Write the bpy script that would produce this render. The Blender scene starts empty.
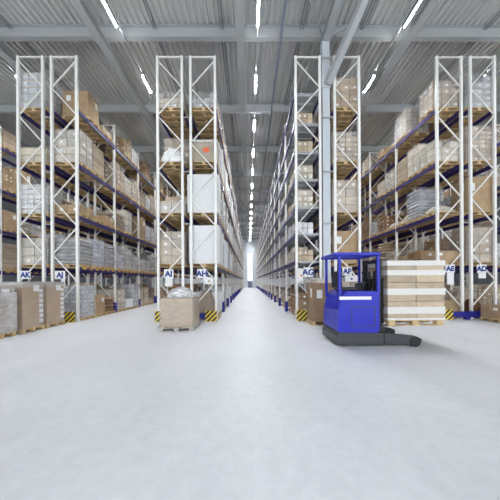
import bpy, math, random
from mathutils import Matrix, Vector
S = bpy.context.scene
C = S.collection
R = random.Random(7)
D0, PITCH, NB = 10.0, 2.76, 18
ORD = ['first', 'second', 'third', 'fourth', 'fifth', 'sixth', 'seventh', 'eighth', 'ninth', 'tenth', 'eleventh',
       'twelfth', 'thirteenth', 'fourteenth', 'fifteenth', 'sixteenth', 'seventeenth', 'eighteenth', 'nineteenth', 'twentieth', 'twenty-first', 'twenty-second', 'twenty-third', 'twenty-fourth', 'twenty-fifth', 'twenty-sixth']

# ------------------------------------------------------------------ mesh helper
class MB:
    def __init__(s): s.v = []; s.f = []; s.m = []
    def box(s, x0, x1, y0, y1, z0, z1, m=0):
        b = len(s.v)
        s.v += [(x0,y0,z0),(x1,y0,z0),(x1,y1,z0),(x0,y1,z0),(x0,y0,z1),(x1,y0,z1),(x1,y1,z1),(x0,y1,z1)]
        s.f += [tuple(b+i for i in q) for q in ((0,3,2,1),(4,5,6,7),(0,1,5,4),(1,2,6,5),(2,3,7,6),(3,0,4,7))]
        s.m += [m]*6
    def bev(s, x0, x1, y0, y1, z0, z1, c, m=0):
        # box with chamfered edges
        b = len(s.v); P = {}
        for i, (x, sx) in enumerate(((x0, 1), (x1, -1))):
            for j, (y, sy) in enumerate(((y0, 1), (y1, -1))):
                for k, (z, sz) in enumerate(((z0, 1), (z1, -1))):
                    for a, p in enumerate(((x, y+sy*c, z+sz*c), (x+sx*c, y, z+sz*c), (x+sx*c, y+sy*c, z))):
                        P[(i,j,k,a)] = len(s.v); s.v.append(p)
        F = []
        for i in (0, 1):
            q = [P[(i,j,k,0)] for j, k in ((0,0),(1,0),(1,1),(0,1))]; F.append(q if i else q[::-1])
            q = [P[(j,i,k,1)] for j, k in ((0,0),(1,0),(1,1),(0,1))]; F.append(q[::-1] if i else q)
            q = [P[(j,k,i,2)] for j, k in ((0,0),(1,0),(1,1),(0,1))]; F.append(q if i else q[::-1])
        for i in (0, 1):
            for j in (0, 1):
                F.append([P[(i,j,0,0)], P[(i,j,1,0)], P[(i,j,1,1)], P[(i,j,0,1)]])
                F.append([P[(i,0,j,0)], P[(i,1,j,0)], P[(i,1,j,2)], P[(i,0,j,2)]])
                F.append([P[(0,i,j,1)], P[(1,i,j,1)], P[(1,i,j,2)], P[(0,i,j,2)]])
                for k in (0, 1): F.append([P[(i,j,k,0)], P[(i,j,k,1)], P[(i,j,k,2)]])
        s.f += [tuple(q) for q in F]; s.m += [m]*len(F)
    def bar(s, p, q, w, h, m=0, up=(0,0,1)):
        p = Vector(p); q = Vector(q); d = (q-p).normalized(); u = Vector(up)
        if abs(d.dot(u)) > .98: u = Vector((0,1,0))
        a = d.cross(u).normalized()*w/2; c = a.cross(d).normalized()*h/2
        b = len(s.v)
        for o in (p, q): s.v += [tuple(o-a-c), tuple(o+a-c), tuple(o+a+c), tuple(o-a+c)]
        s.f += [tuple(b+i for i in r) for r in ((0,1,2,3),(7,6,5,4),(0,4,5,1),(1,5,6,2),(2,6,7,3),(3,7,4,0))]
        s.m += [m]*6
    def cyl(s, p, q, r, n=12, m=0):
        p = Vector(p); q = Vector(q); d = (q-p).normalized()
        u = Vector((0,0,1)) if abs(d.z) < .9 else Vector((1,0,0))
        a = d.cross(u).normalized(); c = a.cross(d)
        b = len(s.v)
        for o in (p, q):
            for i in range(n):
                t = 2*math.pi*i/n; s.v.append(tuple(o+(a*math.cos(t)+c*math.sin(t))*r))
        s.f += [tuple(b+i for i in range(n)), tuple(b+n+i for i in reversed(range(n)))]
        s.f += [(b+i, b+n+i, b+n+(i+1) % n, b+(i+1) % n) for i in range(n)]
        s.m += [m]*(n+2)
    def prism(s, pts, y0, y1, m=0):
        # outline in x,z extruded along y
        n = len(pts); b = len(s.v)
        s.v += [(x, y0, z) for x, z in pts]+[(x, y1, z) for x, z in pts]
        s.f += [tuple(b+i for i in range(n)), tuple(b+n+i for i in reversed(range(n)))]
        s.f += [(b+i, b+n+i, b+n+(i+1) % n, b+(i+1) % n) for i in range(n)]
        s.m += [m]*(n+2)
    def data(s, name, mats, smooth=False):
        me = bpy.data.meshes.new(name); me.from_pydata(s.v, [], s.f); me.update()
        for m in (mats if isinstance(mats, (list, tuple)) else [mats]): me.materials.append(m)
        me.polygons.foreach_set('material_index', s.m)
        if smooth: me.polygons.foreach_set('use_smooth', [True]*len(s.f))
        import bmesh
        bm = bmesh.new(); bm.from_mesh(me); bmesh.ops.recalc_face_normals(bm, faces=bm.faces); bm.to_mesh(me); bm.free()
        return me
def link(name, me, loc=(0,0,0), parent=None, rz=0):
    o = bpy.data.objects.new(name, me); C.objects.link(o); o.location = loc; o.rotation_euler = (0,0,rz)
    if parent: o.parent = parent
    return o
def build(mb, name, mats, loc=(0,0,0), parent=None, rz=0, smooth=False):
    return link(name, mb.data(name, mats, smooth), loc, parent, rz)
def tag(o, label, cat, group=None, kind=None):
    o['label'] = label; o['category'] = cat
    if group: o['group'] = group
    if kind: o['kind'] = kind
    return o
def struct(o): o['kind'] = 'structure'; return o
def copy_tree(o, parent=None):
    c = o.copy(); C.objects.link(c)
    if parent: c.parent = parent
    for ch in list(o.children): copy_tree(ch, c)
    return c

# ------------------------------------------------------------------ materials
def mat(name, col, rough=.5, metal=0, spec=.5, noise=0, nscale=5, bump=0, bscale=30, emit=0, objcol=False, stretch=None, coat=0):
    m = bpy.data.materials.new(name); m.use_nodes = True; nt = m.node_tree; N = nt.nodes; L = nt.links
    b = N['Principled BSDF']
    b.inputs['Base Color'].default_value = (*col, 1); b.inputs['Roughness'].default_value = rough
    b.inputs['Metallic'].default_value = metal; b.inputs['Specular IOR Level'].default_value = spec
    b.inputs['Coat Weight'].default_value = coat; b.inputs['Coat Roughness'].default_value = .25
    tc = N.new('ShaderNodeTexCoord'); src = tc.outputs['Object']
    if stretch:
        mp = N.new('ShaderNodeMapping'); mp.inputs['Scale'].default_value = stretch; L.new(src, mp.inputs['Vector']); src = mp.outputs[0]
    out = None
    if objcol:
        oi = N.new('ShaderNodeObjectInfo'); ge = N.new('ShaderNodeNewGeometry')
        mi = N.new('ShaderNodeMapRange'); isl = name in ('cardboard', 'filmed_cardboard'); mi.inputs['To Min'].default_value = .72 if isl else 1; mi.inputs['To Max'].default_value = 1.08 if isl else 1
        L.new(ge.outputs['Random Per Island'], mi.inputs['Value'])
        ml = N.new('ShaderNodeMix'); ml.data_type = 'RGBA'; ml.blend_type = 'MULTIPLY'; ml.inputs['Factor'].default_value = 1
        L.new(oi.outputs['Color'], ml.inputs[6]); L.new(mi.outputs[0], ml.inputs[7]); out = ml.outputs[2]
    if noise:
        n = N.new('ShaderNodeTexNoise'); n.inputs['Scale'].default_value = nscale; n.inputs['Detail'].default_value = 4
        L.new(src, n.inputs['Vector'])
        mr = N.new('ShaderNodeMapRange'); mr.inputs['From Min'].default_value = .25; mr.inputs['From Max'].default_value = .75
        mr.inputs['To Min'].default_value = 1-noise; mr.inputs['To Max'].default_value = 1+noise*.5
        L.new(n.outputs['Fac'], mr.inputs['Value'])
        mx = N.new('ShaderNodeMix'); mx.data_type = 'RGBA'; mx.blend_type = 'MULTIPLY'; mx.inputs['Factor'].default_value = 1
        if out: L.new(out, mx.inputs[6])
        else: mx.inputs[6].default_value = (*col, 1)
        L.new(mr.outputs[0], mx.inputs[7]); out = mx.outputs[2]
    if out: L.new(out, b.inputs['Base Color'])
    if bump:
        n = N.new('ShaderNodeTexNoise'); n.inputs['Scale'].default_value = bscale; n.inputs['Detail'].default_value = 3
        L.new(src, n.inputs['Vector'])
        bp = N.new('ShaderNodeBump'); bp.inputs['Strength'].default_value = bump; bp.inputs['Distance'].default_value = .03
        L.new(n.outputs['Fac'], bp.inputs['Height']); L.new(bp.outputs[0], b.inputs['Normal'])
    if emit:
        b.inputs['Emission Color'].default_value = (*col, 1); b.inputs['Emission Strength'].default_value = emit
    return m
M = {}
M['white'] = mat('white_paint', (.90,.89,.85), .4)
M['blue'] = mat('navy_paint', (.034,.024,.15), .4, noise=.2, nscale=8)
M['guardblue'] = mat('blue_paint', (.02,.025,.27), .4)
M['truckblue'] = mat('bright_blue_paint', (.012,.02,.46), .38, noise=.08, nscale=3)
M['yellow'] = mat('yellow_label', (.75,.42,.05), .6)
M['wood'] = mat('pallet_wood', (.68,.49,.26), .8, noise=.45, nscale=6, stretch=(1,8,8))
M['greywood'] = mat('worn_grey_wood', (.50,.46,.40), .85, noise=.35, nscale=6, stretch=(1,8,8))
M['card'] = mat('cardboard', (1,1,1), .75, noise=.18, nscale=3, objcol=True, bump=.15, bscale=6)
M['wcard'] = mat('filmed_cardboard', (1,1,1), .45, noise=.2, nscale=4, objcol=True, bump=.22, bscale=7, coat=.4, stretch=(1,1,2))
M['tape'] = mat('packing_tape', (.50,.36,.20), .3)
M['label'] = mat('paper_label', (.85,.85,.84), .6)
M['band'] = mat('cream_band', (.74,.72,.68), .6)
M['orange'] = mat('orange_mark', (.85,.16,.05), .6)
M['whitecover'] = mat('white_cover', (1,1,1), .5, objcol=True, bump=.15, bscale=5, noise=.04)
M['deck'] = mat('galvanised_deck', (.52,.54,.56), .45, metal=.2)
M['grey'] = mat('grey_steel', (.42,.44,.45), .5)
M['column'] = mat('column_paint', (.60,.64,.67), .45)
M['pipe'] = mat('pipe_paint', (.22,.24,.26), .5)
M['bluepipe'] = mat('blue_grey_pipe', (.28,.32,.40), .5)
M['black'] = mat('black_plastic', (.012,.013,.016), .45)
M['dark'] = mat('charcoal_steel', (.05,.052,.06), .4)
M['lamp'] = mat('lamp_diffuser', (.95,.97,1), .5, emit=520)
M['letter'] = mat('blue_lettering', (.02,.05,.25), .5)
M['sacks'] = mat('woven_sack', (1,1,1), .55, objcol=True, bump=.5, bscale=9, noise=.15)
M['cloth'] = mat('brown_cloth', (.16,.08,.04), .9, bump=.4, bscale=8)
M['roof'] = mat('roof_deck_coating', (.66,.665,.65), .5, noise=.05, nscale=.6)
M['beam'] = mat('beam_paint', (.46,.48,.485), .5)
M['wall'] = mat('wall_panel', (.70,.73,.78), .6, noise=.05, nscale=.5)
M['sidewall'] = mat('side_wall_panel', (.30,.32,.34), .6, noise=.05, nscale=.5)
M['kick'] = mat('wall_kick', (.20,.24,.32), .6)

def film(name, alpha, bump, lo=.6, hi=1.7):
    m = bpy.data.materials.new(name); m.use_nodes = True; nt = m.node_tree; N = nt.nodes; L = nt.links
    b = N['Principled BSDF']; b.inputs['Base Color'].default_value = (.9,.91,.93,1); b.inputs['Roughness'].default_value = .18
    tc = N.new('ShaderNodeTexCoord'); mp = N.new('ShaderNodeMapping'); mp.inputs['Scale'].default_value = (2,2,6)
    mp.inputs['Rotation'].default_value = (.3,.35,0)
    n = N.new('ShaderNodeTexNoise'); n.inputs['Scale'].default_value = 2.2; n.inputs['Detail'].default_value = 3
    L.new(tc.outputs['Object'], mp.inputs[0]); L.new(mp.outputs[0], n.inputs['Vector'])
    bp = N.new('ShaderNodeBump'); bp.inputs['Strength'].default_value = bump; bp.inputs['Distance'].default_value = .06
    L.new(n.outputs['Fac'], bp.inputs['Height']); L.new(bp.outputs[0], b.inputs['Normal'])
    mr = N.new('ShaderNodeMapRange'); mr.inputs['From Min'].default_value = .4; mr.inputs['From Max'].default_value = .7
    mr.inputs['To Min'].default_value = alpha*lo; mr.inputs['To Max'].default_value = min(1, alpha*hi)
    L.new(n.outputs['Fac'], mr.inputs[0])
    t = N.new('ShaderNodeBsdfTransparent'); mx = N.new('ShaderNodeMixShader')
    L.new(mr.outputs[0], mx.inputs[0]); L.new(t.outputs[0], mx.inputs[1]); L.new(b.outputs[0], mx.inputs[2])
    L.new(mx.outputs[0], N['Material Output'].inputs[0])
    return m
M['film'] = film('stretch_film', .17, .25)
M['outer'] = film('outer_film', .34, .15, .85, 1.2)
M['thickfilm'] = film('crumpled_film', .6, .7)

def hazard():
    m = bpy.data.materials.new('hazard_stripes'); m.use_nodes = True; nt = m.node_tree; N = nt.nodes; L = nt.links
    tc = N.new('ShaderNodeTexCoord'); sp = N.new('ShaderNodeSeparateXYZ'); L.new(tc.outputs['Object'], sp.inputs[0])
    def op(o, a, b):
        n = N.new('ShaderNodeMath'); n.operation = o
        for i, q in enumerate((a, b)):
            if isinstance(q, (int, float)): n.inputs[i].default_value = q
            else: L.new(q, n.inputs[i])
        return n.outputs[0]
    a = op('FRACT', op('MULTIPLY', op('SUBTRACT', sp.outputs[2], sp.outputs[0]), 5.2), 0)
    g = op('GREATER_THAN', a, .5)
    mx = N.new('ShaderNodeMix'); mx.data_type = 'RGBA'; mx.inputs[6].default_value = (.8,.62,.06,1); mx.inputs[7].default_value = (.02,.02,.02,1)
    L.new(g, mx.inputs[0]); L.new(mx.outputs[2], N['Principled BSDF'].inputs['Base Color'])
    return m
M['hazard'] = hazard()

def floor_mat():
    m = bpy.data.materials.new('polished_concrete'); m.use_nodes = True; nt = m.node_tree; N = nt.nodes; L = nt.links
    b = N['Principled BSDF']; b.inputs['Specular IOR Level'].default_value = .4
    tc = N.new('ShaderNodeTexCoord')
    n1 = N.new('ShaderNodeTexNoise'); n1.inputs['Scale'].default_value = .9; n1.inputs['Detail'].default_value = 6
    n2 = N.new('ShaderNodeTexNoise'); n2.inputs['Scale'].default_value = 7; n2.inputs['Detail'].default_value = 8; n2.inputs['Roughness'].default_value = .65
    mp = N.new('ShaderNodeMapping'); mp.inputs['Scale'].default_value = (1,.5,1)
    L.new(tc.outputs['Object'], mp.inputs[0]); L.new(mp.outputs[0], n1.inputs[0]); L.new(tc.outputs['Object'], n2.inputs[0])
    ad = N.new('ShaderNodeMath'); ad.operation = 'ADD'; L.new(n1.outputs['Fac'], ad.inputs[0]); L.new(n2.outputs['Fac'], ad.inputs[1])
    cr = N.new('ShaderNodeValToRGB')
    cr.color_ramp.elements[0].position = .70; cr.color_ramp.elements[0].color = (.66,.67,.70,1)
    cr.color_ramp.elements[1].position = 1.25; cr.color_ramp.elements[1].color = (.77,.78,.81,1)
    sc = N.new('ShaderNodeMath'); sc.operation = 'MULTIPLY'; sc.inputs[1].default_value = 1.0
    L.new(ad.outputs[0], sc.inputs[0])
    mr = N.new('ShaderNodeMapRange'); mr.inputs['From Min'].default_value = .65; mr.inputs['From Max'].default_value = 1.35
    L.new(sc.outputs[0], mr.inputs[0]); L.new(mr.outputs[0], cr.inputs[0])
    cr.color_ramp.elements[0].position = .1; cr.color_ramp.elements[1].position = .9
    L.new(cr.outputs[0], b.inputs['Base Color'])
    r = N.new('ShaderNodeMapRange'); r.inputs['To Min'].default_value = .38; r.inputs['To Max'].default_value = .55
    L.new(n1.outputs['Fac'], r.inputs[0]); L.new(r.outputs[0], b.inputs['Roughness'])
    return m
M['floor'] = floor_mat()
def glass():
    m = bpy.data.materials.new('window_glass'); m.use_nodes = True; N = m.node_tree.nodes; L = m.node_tree.links
    t = N.new('ShaderNodeBsdfTransparent'); g = N.new('ShaderNodeBsdfGlossy'); g.inputs['Roughness'].default_value = .05
    mx = N.new('ShaderNodeMixShader'); mx.inputs[0].default_value = .06
    L.new(t.outputs[0], mx.inputs[1]); L.new(g.outputs[0], mx.inputs[2]); L.new(mx.outputs[0], N['Material Output'].inputs[0])
    return m
M['glass'] = glass()

# ------------------------------------------------------------------ the hall
XW, YB, YE, ZD = 27.0, -12.0, 62.0, 12.72
b = MB(); b.box(-XW, XW, YB, YE+.3, -.2, 0); struct(build(b, 'floor', M['floor']))
b = MB()                                           # trapezoidal roof deck: one folded sheet with thickness
p = .27; n = int(2*XW/p); prof = []
for i in range(n):
    x = -XW+i*p
    prof += [(x, ZD+.11), (x+.10, ZD+.11), (x+.14, ZD), (x+.23, ZD)]
prof.append((-XW+n*p, ZD+.11))
k = len(prof)
for y in (YB, YE+.3):
    b.v += [(x, y, z) for x, z in prof]
for y in (YB, YE+.3):
    b.v += [(x, y, ZD+.3) for x, z in prof]
for i in range(k-1):
    b.f += [(i, i+1, k+i+1, k+i), (2*k+i, 3*k+i, 3*k+i+1, 2*k+i+1)]; b.m += [0, 0]
struct(build(b, 'ceiling', M['roof']))
for nm, x in (('left', -XW), ('right', XW)):
    b = MB(); b.box(min(x, x*1.01), max(x, x*1.01), YB, YE, 0, ZD); struct(build(b, 'wall_'+nm, M['sidewall']))
WX0, WX1, WZ0, WZ1 = -.25, .95, 1.75, 9.1
b = MB()
b.box(-XW, WX0, YE, YE+.3, 0, ZD); b.box(WX1, XW, YE, YE+.3, 0, ZD)
b.box(WX0, WX1, YE, YE+.3, 0, WZ0, 1); b.box(WX0, WX1, YE, YE+.3, WZ1, ZD)
struct(build(b, 'wall_end', [M['wall'], M['kick']]))
b = MB()
for x in (WX0, WX1-.06): b.box(x, x+.06, YE+.08, YE+.2, WZ0, WZ1)
for z in (WZ0, 3.6, 5.4, 7.2, WZ1-.06): b.box(WX0+.06, WX1-.06, YE+.1, YE+.18, z, z+.05)
w = struct(build(b, 'window_1', M['white']))
b = MB(); b.box(WX0+.06, WX1-.06, YE+.135, YE+.15, WZ0+.05, WZ1-.06); build(b, 'pane', M['glass'], parent=w)

tn = 0
for kx in range(-4, 12):                            # cross beams, I-section
    y = 10.3+4.49*kx; tn += 1; b = MB()
    b.box(-XW, XW, y-.015, y+.015, 12.22, 12.70); b.box(-XW, XW, y-.11, y+.11, 12.20, 12.225); b.box(-XW, XW, y-.11, y+.11, 12.695, 12.72)
    struct(build(b, 'trim_%d' % tn, M['beam']))
for x in (-17.0, -11.0, -6.3, -.3, 3.38, 6.9, 12.5, 18.5):   # long girders below the deck
    tn += 1; b = MB()
    b.box(x-.17, x+.17, YB, YE, 11.90, 11.93); b.box(x-.17, x+.17, YB, YE, 12.17, 12.20); b.box(x-.02, x+.02, YB, YE, 11.93, 12.17)
    struct(build(b, 'trim_%d' % tn, M['beam']))
tn += 1; b = MB()                                   # column between the racks with its inclined strut
cx, cy = 3.36, 10.25
b.box(cx-.16, cx+.16, cy-.16, cy-.13, 0, 12.02); b.box(cx-.16, cx+.16, cy+.13, cy+.16, 0, 12.02); b.box(cx-.155, cx+.155, cy-.13, cy+.13, 0, 12.02)
b.box(cx-.19, cx+.19, cy-.19, cy+.19, 9.9, 9.96); b.box(cx-.19, cx+.19, cy-.19, cy+.19, 10.95, 11.0); b.box(cx-.24, cx+.24, cy-.24, cy+.24, 0, .03)
b.box(cx-.18, cx+.18, cy-.175, cy-.16, 9.96, 10.95)
struct(build(b, 'trim_%d' % tn, M['column']))
tn += 1; b = MB()
b.bar((3.42, 10.05, 10.05), (4.35, 8.3, 12.05), .26, .22); b.bar((3.42, 10.0, 12.0), (3.95, 9.35, 11.7), .12, .10)
struct(build(b, 'trim_%d' % tn, M['beam']))
for pts in (((3.3,10.3,12.4),(1.6,8.0,12.5)), ((5.6,10.6,12.4),(7.0,14.4,12.4)), ((3.3,10.4,12.4),(6.7,14.6,12.4))):
    tn += 1; b = MB(); b.cyl(pts[0], pts[1], .035, 8); struct(build(b, 'trim_%d' % tn, M['beam']))

# sprinkler pipes
for x, z, r, mt, lab in ((-10.2, 12.62, .035, 'pipe', 'dark thin sprinkler pipe under the roof above the far left rack pair'),
                     (-4.0, 12.62, .035, 'pipe', 'dark thin sprinkler pipe under the roof above racks AI and AH'),
                     (-1.1, 12.62, .03, 'pipe', 'dark thin sprinkler pipe under the roof left of the centre girder'),
                     (1.42, 12.0, .055, 'bluepipe', 'blue-grey thick sprinkler main running along the centre aisle right of its lights'),
                     (2.35, 12.62, .03, 'pipe', 'dark thin sprinkler pipe under the roof above the rack AG side'),
                     (5.0, 12.62, .035, 'pipe', 'dark thin sprinkler pipe under the roof between column and right aisle lights'),
                     (10.4, 12.62, .035, 'pipe', 'dark thin sprinkler pipe under the roof above racks AE and AD')):
    b = MB()
    for s in ((-.06, .06) if r < .05 else (0,)): b.cyl((x+s, YB, z), (x+s, YE, z), r if r > .05 else .022, 8)
    for i in range(24): b.bar((x, -8+i*3.0, z), (x, -8+i*3.0, ZD+(.1 if r > .05 else -.012)), .025, .025)
    tag(build(b, 'sprinkler_pipe', M[mt]), lab, 'pipe')

# lamps
bh = MB(); bh.box(-.055, .055, 0, 1.06, .035, .075); bh.box(-.055, -.04, 0, 1.06, -.07, .035); bh.box(.04, .055, 0, 1.06, -.07, .035); lamp_h = bh.data('housing', M['pipe'])
bd = MB(); bd.bev(-.032, .032, .01, 1.05, 0, .035, .008); lamp_d = bd.data('diffuser', M['lamp'])
bw = MB(); bw.cyl((-.0, .2, .075), (0, .2, .55), .006, 6); bw.cyl((0, 1.0, .075), (0, 1.0, .55), .006, 6); lamp_w = bw.data('hanger', M['pipe'])
rows = ((-11.55, 'far left aisle left of rack AK'), (-5.26, 'left aisle between racks AJ and AI'),
        (.42, 'centre aisle'), (6.37, 'right aisle between racks AF and AE'), (12.0, 'far right aisle right of rack AD'))
for x, nm in rows:
    near = nm.startswith(('left', 'centre', 'right'))
    for i in range(-1, 15):
        y = 11.86+3.32*i
        if y > YE-2: break
        o = bpy.data.objects.new('ceiling_light', None); C.objects.link(o); o.location = (x, y, 11.97)
        if i >= -1: lb = 'lit tube light above the %s, %s along its row' % (nm, ORD[i+1])
        else: lb = 'lit tube light over the open floor in front of the racks'
        tag(o, lb, 'light', 'tube lights above the '+nm if i >= -1 else 'tube lights over the open floor')
        link('housing', lamp_h, parent=o); link('diffuser', lamp_d, parent=o); link('hanger', lamp_w, parent=o)
    b = MB(); b.box(-.03, .03, YB, YE-1, 0, .05)
    tag(build(b, 'light_track', M['grey'], (x, 0, 12.10)), 'grey rail carrying the tube lights above the '+nm, 'rail', 'light rails')

# ------------------------------------------------------------------ racks
L4 = (2.27, 4.45, 6.64, 8.95)
L7 = (2.5, 3.68, 4.82, 6.0, 7.17, 8.38, 9.65)
# name, left post, right post, levels, bays, brace starts left, guard side
RACKS = {'AL': (-14.33, -13.30, L4, 6, False, 1), 'AK': (-9.64, -8.61, L4, 6, True, -1), 'AJ': (-8.24, -7.20, L4, 12, False, 1),
         'AI': (-3.80, -2.77, L4, 12, True, -1), 'AH': (-2.41, -1.38, L4, NB, False, 1), 'AG': (2.03, 3.05, L7, NB, True, -1),
         'AF': (3.68, 4.71, L4, 12, False, 1), 'AE': (8.03, 9.07, L4, 12, True, -1), 'AD': (9.46, 10.49, L4, 6, False, 1),
         'AC': (13.40, 14.43, L4, 6, True, -1)}
RLAB = {'AL': 'the far left rack', 'AC': 'the far right rack'}
def rname(r): return RLAB.get(r, 'rack '+r)
TOP, TOPI = 11.16, 10.1
def post(b, x, y, s, h):
    # open C-section upright
    b.box(x-s/2, x+s/2, y-.05, y-.04, 0, h); b.box(x-s/2, x-s/2+.012, y-.04, y+.035, 0, h); b.box(x+s/2-.012, x+s/2, y-.04, y+.035, 0, h)
    b.box(x-s/2-.02, x+s/2+.02, y-.07, y+.07, 0, .012)
def zig(xl, xr, h, left):
    z = h-.22; out = []
    while z-1.12 > .2:
        a, c = (xl+.05, xr-.05) if left else (xr-.05, xl+.05)
        out.append(((a, z), (c, z-1.04))); z -= 1.17; left = not left
    return out
for rn, (xl, xr, lev, nb, left, side) in RACKS.items():
    root = bpy.data.objects.new('pallet_rack', None); C.objects.link(root); root.location = ((xl+xr)/2, D0, 0)
    if rn in RLAB: lb = 'tall white and navy pallet rack at the far %s edge, cut by the frame' % ('left' if rn == 'AL' else 'right')
    elif rn == 'AG': lb = 'tall white rack signed AG with seven grey shelf decks, right of the centre aisle'
    else: lb = 'tall white and navy pallet rack behind the sign reading '+rn
    tag(root, lb, 'rack', 'pallet racks'); ox = (xl+xr)/2
    a, c = xl-ox, xr-ox
    for i in range(nb+1):
        h = TOP if i == 0 else TOPI; s = .098 if i == 0 else .09
        b = MB(); y = i*PITCH
        post(b, a, y, s, h); post(b, c, y, s, h)
        b.box(a+.04, c-.04, y-.025, y+.025, h-.06, h-.01); b.box(a+.04, c-.04, y-.025, y+.025, .18, .23)
        f = build(b, 'upright_frame', M['white'], parent=root)
        z = zig(a, c, h, left)
        if i == 0:
            for (p0, p1) in z:
                b = MB(); b.bar((p0[0], y, p0[1]), (p1[0], y, p1[1]), .038, .045, up=(0,1,0)); build(b, 'brace', M['white'], parent=f)
        else:
            b = MB()
            for (p0, p1) in z: b.bar((p0[0], y, p0[1]), (p1[0], y, p1[1]), .035, .045, up=(0,1,0))
            build(b, 'bracing', M['white'], parent=f)
    indiv = 12 if len(lev) == 4 else 7
    rest = MB(); drest = MB()
    dk = MB(); dk.box(a+.03, c-.03, .06, PITCH-.06, -.03, -.005)
    for i in range(6): dk.box(a+.03, c-.03, .12+i*.48, .2+i*.48, -.075, -.03)
    for x in (a+.08, c-.08): dk.box(x-.012, x+.012, .06, PITCH-.06, -.06, -.03)
    dkm = dk.data('shelf_deck', M['deck'])
    bm_ = MB(); bm_.box(-.028, .028, .06, PITCH-.06, -.17, 0); bm_.box(-.035, .035, .055, .08, -.2, .02); bm_.box(-.035, .035, PITCH-.08, PITCH-.055, -.2, .02)
    bmm = bm_.data('shelf_beam', M['blue'])
    for i in range(nb):
        for li, z in enumerate(lev):
            for x in (a-.035, c+.035):
                if i < indiv:
                    o = link('shelf_beam', bmm, (x, i*PITCH, z), root)
                    if li == 0 and i < 5 and rn in ('AJ', 'AL', 'AK') and x > 0:
                        for k in range(6):
                            y0 = .2+k*.43
                            b = MB(); b.box(.026, .034, y0, y0+.26, -.075, -.005); build(b, 'location_label', M['yellow'], parent=o)
                else: rest.box(x-.025, x+.025, i*PITCH+.055, (i+1)*PITCH-.055, z-.15, z)
            if rn == 'AG':
                if i < 14: link('shelf_deck', dkm, (0, i*PITCH, z), root)
                else: drest.box(a+.03, c-.03, i*PITCH+.06, (i+1)*PITCH-.06, z-.03, z-.005)
    if rest.v: build(rest, 'shelf_beam', M['blue'], parent=root)['kind'] = 'stuff'
    if drest.v: build(drest, 'shelf_deck', M['deck'], parent=root)['kind'] = 'stuff'
    # blue post guards on the aisle side
    gx = c if side > 0 else a
    g = MB(); g.box(gx-.075, gx+.075, -.085, -.06, .013, .55); g.box(gx+side*.062-.012, gx+side*.062+.012, -.06, .08, .013, .55)
    gm = g.data('post_guard', M['guardblue'])
    for i in range(1, nb+1): link('post_guard', gm, (0, i*PITCH, 0), root)
    if left and rn not in RLAB:                    # ties to the twin rack behind
        for z in (TOP-.03, 8.6, 6.3, 4.1):
            b = MB(); gap = {'AK': .37, 'AI': .36, 'AG': .63, 'AE': .39}[rn]; b.box(c+.066, c+gap-.066, -.02, .02, z-.03, z+.01); build(b, 'row_spacer', M['grey'], parent=root)

# end guards with striped boards
for (la, ra) in (('AK', 'AJ'), ('AI', 'AH'), ('AG', 'AF'), ('AE', 'AD')):
    xl = RACKS[la][0]-.06; xr = RACKS[ra][1]+.06; yg = D0-.2
    o = bpy.data.objects.new('rack_end_guard', None); C.objects.link(o); o.location = ((xl+xr)/2, yg, 0)
    tag(o, 'low blue guard rail with striped boards at the foot of racks %s and %s' % (la, ra), 'guard rail', 'rack end guards')
    h = (xr-xl)/2
    b = MB(); b.box(-h+.2, h-.2, -.03, .03, .10, .34); b.box(-h+.2, h-.2, -.05, -.03, .12, .16); b.box(-h+.2, h-.2, -.05, -.03, .28, .32)
    for x in (-h+.25, -.15, h-.25): b.box(x-.09, x+.09, -.06, .09, 0, .10)
    build(b, 'rail', M['guardblue'], parent=o)
    for s in (-1, 1):
        b = MB()
        b.box(-.24, .24, -.02, .01, 0, .44)
        x = s*(h-.24); build(b, 'striped_board', M['hazard'], (x, -.06, .002), o)

# ------------------------------------------------------------------ signs
def text_mesh(t, size, name='lettering'):
    cu = bpy.data.curves.new('txt', 'FONT'); cu.body = t; cu.size = size; cu.extrude = .002; cu.align_x = 'CENTER'; cu.align_y = 'CENTER'; cu.offset = .016
    o = bpy.data.objects.new('txt', cu); C.objects.link(o); dg = bpy.context.evaluated_depsgraph_get()
    me = bpy.data.meshes.new_from_object(o.evaluated_get(dg)); me.name = name
    bpy.data.objects.remove(o); bpy.data.curves.remove(cu)
    me.materials.clear(); me.materials.append(M['letter']); return me
K = 23.63
def sx(px): return (px-248.9)/K
def sz(py, px): return 1.64+(281.6-.0095*(px-249)-py)/K
SIGNS = {'AK': ((24,34,272,280), None), 'AJ': ((58,68,272,280), (64.2,68.2,279.5,289)), 'AI': ((165.2,174.6,270,279), (166.5,173.5,279,287)),
         'AH': ((198,207.3,269.5,278.5), (205,214,278,284.5)), 'AG': ((303.3,313,267.5,277), (296.5,302.6,268.5,282)),
         'AF': ((342,351.5,267,275.2), (344.5,357,275.5,281.5)), 'AE': ((445,454.3,264,272), (446.5,453.2,272.1,284)), 'AD': ((476.5,486,264,272), (478,485.5,272.1,277.5))}
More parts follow.
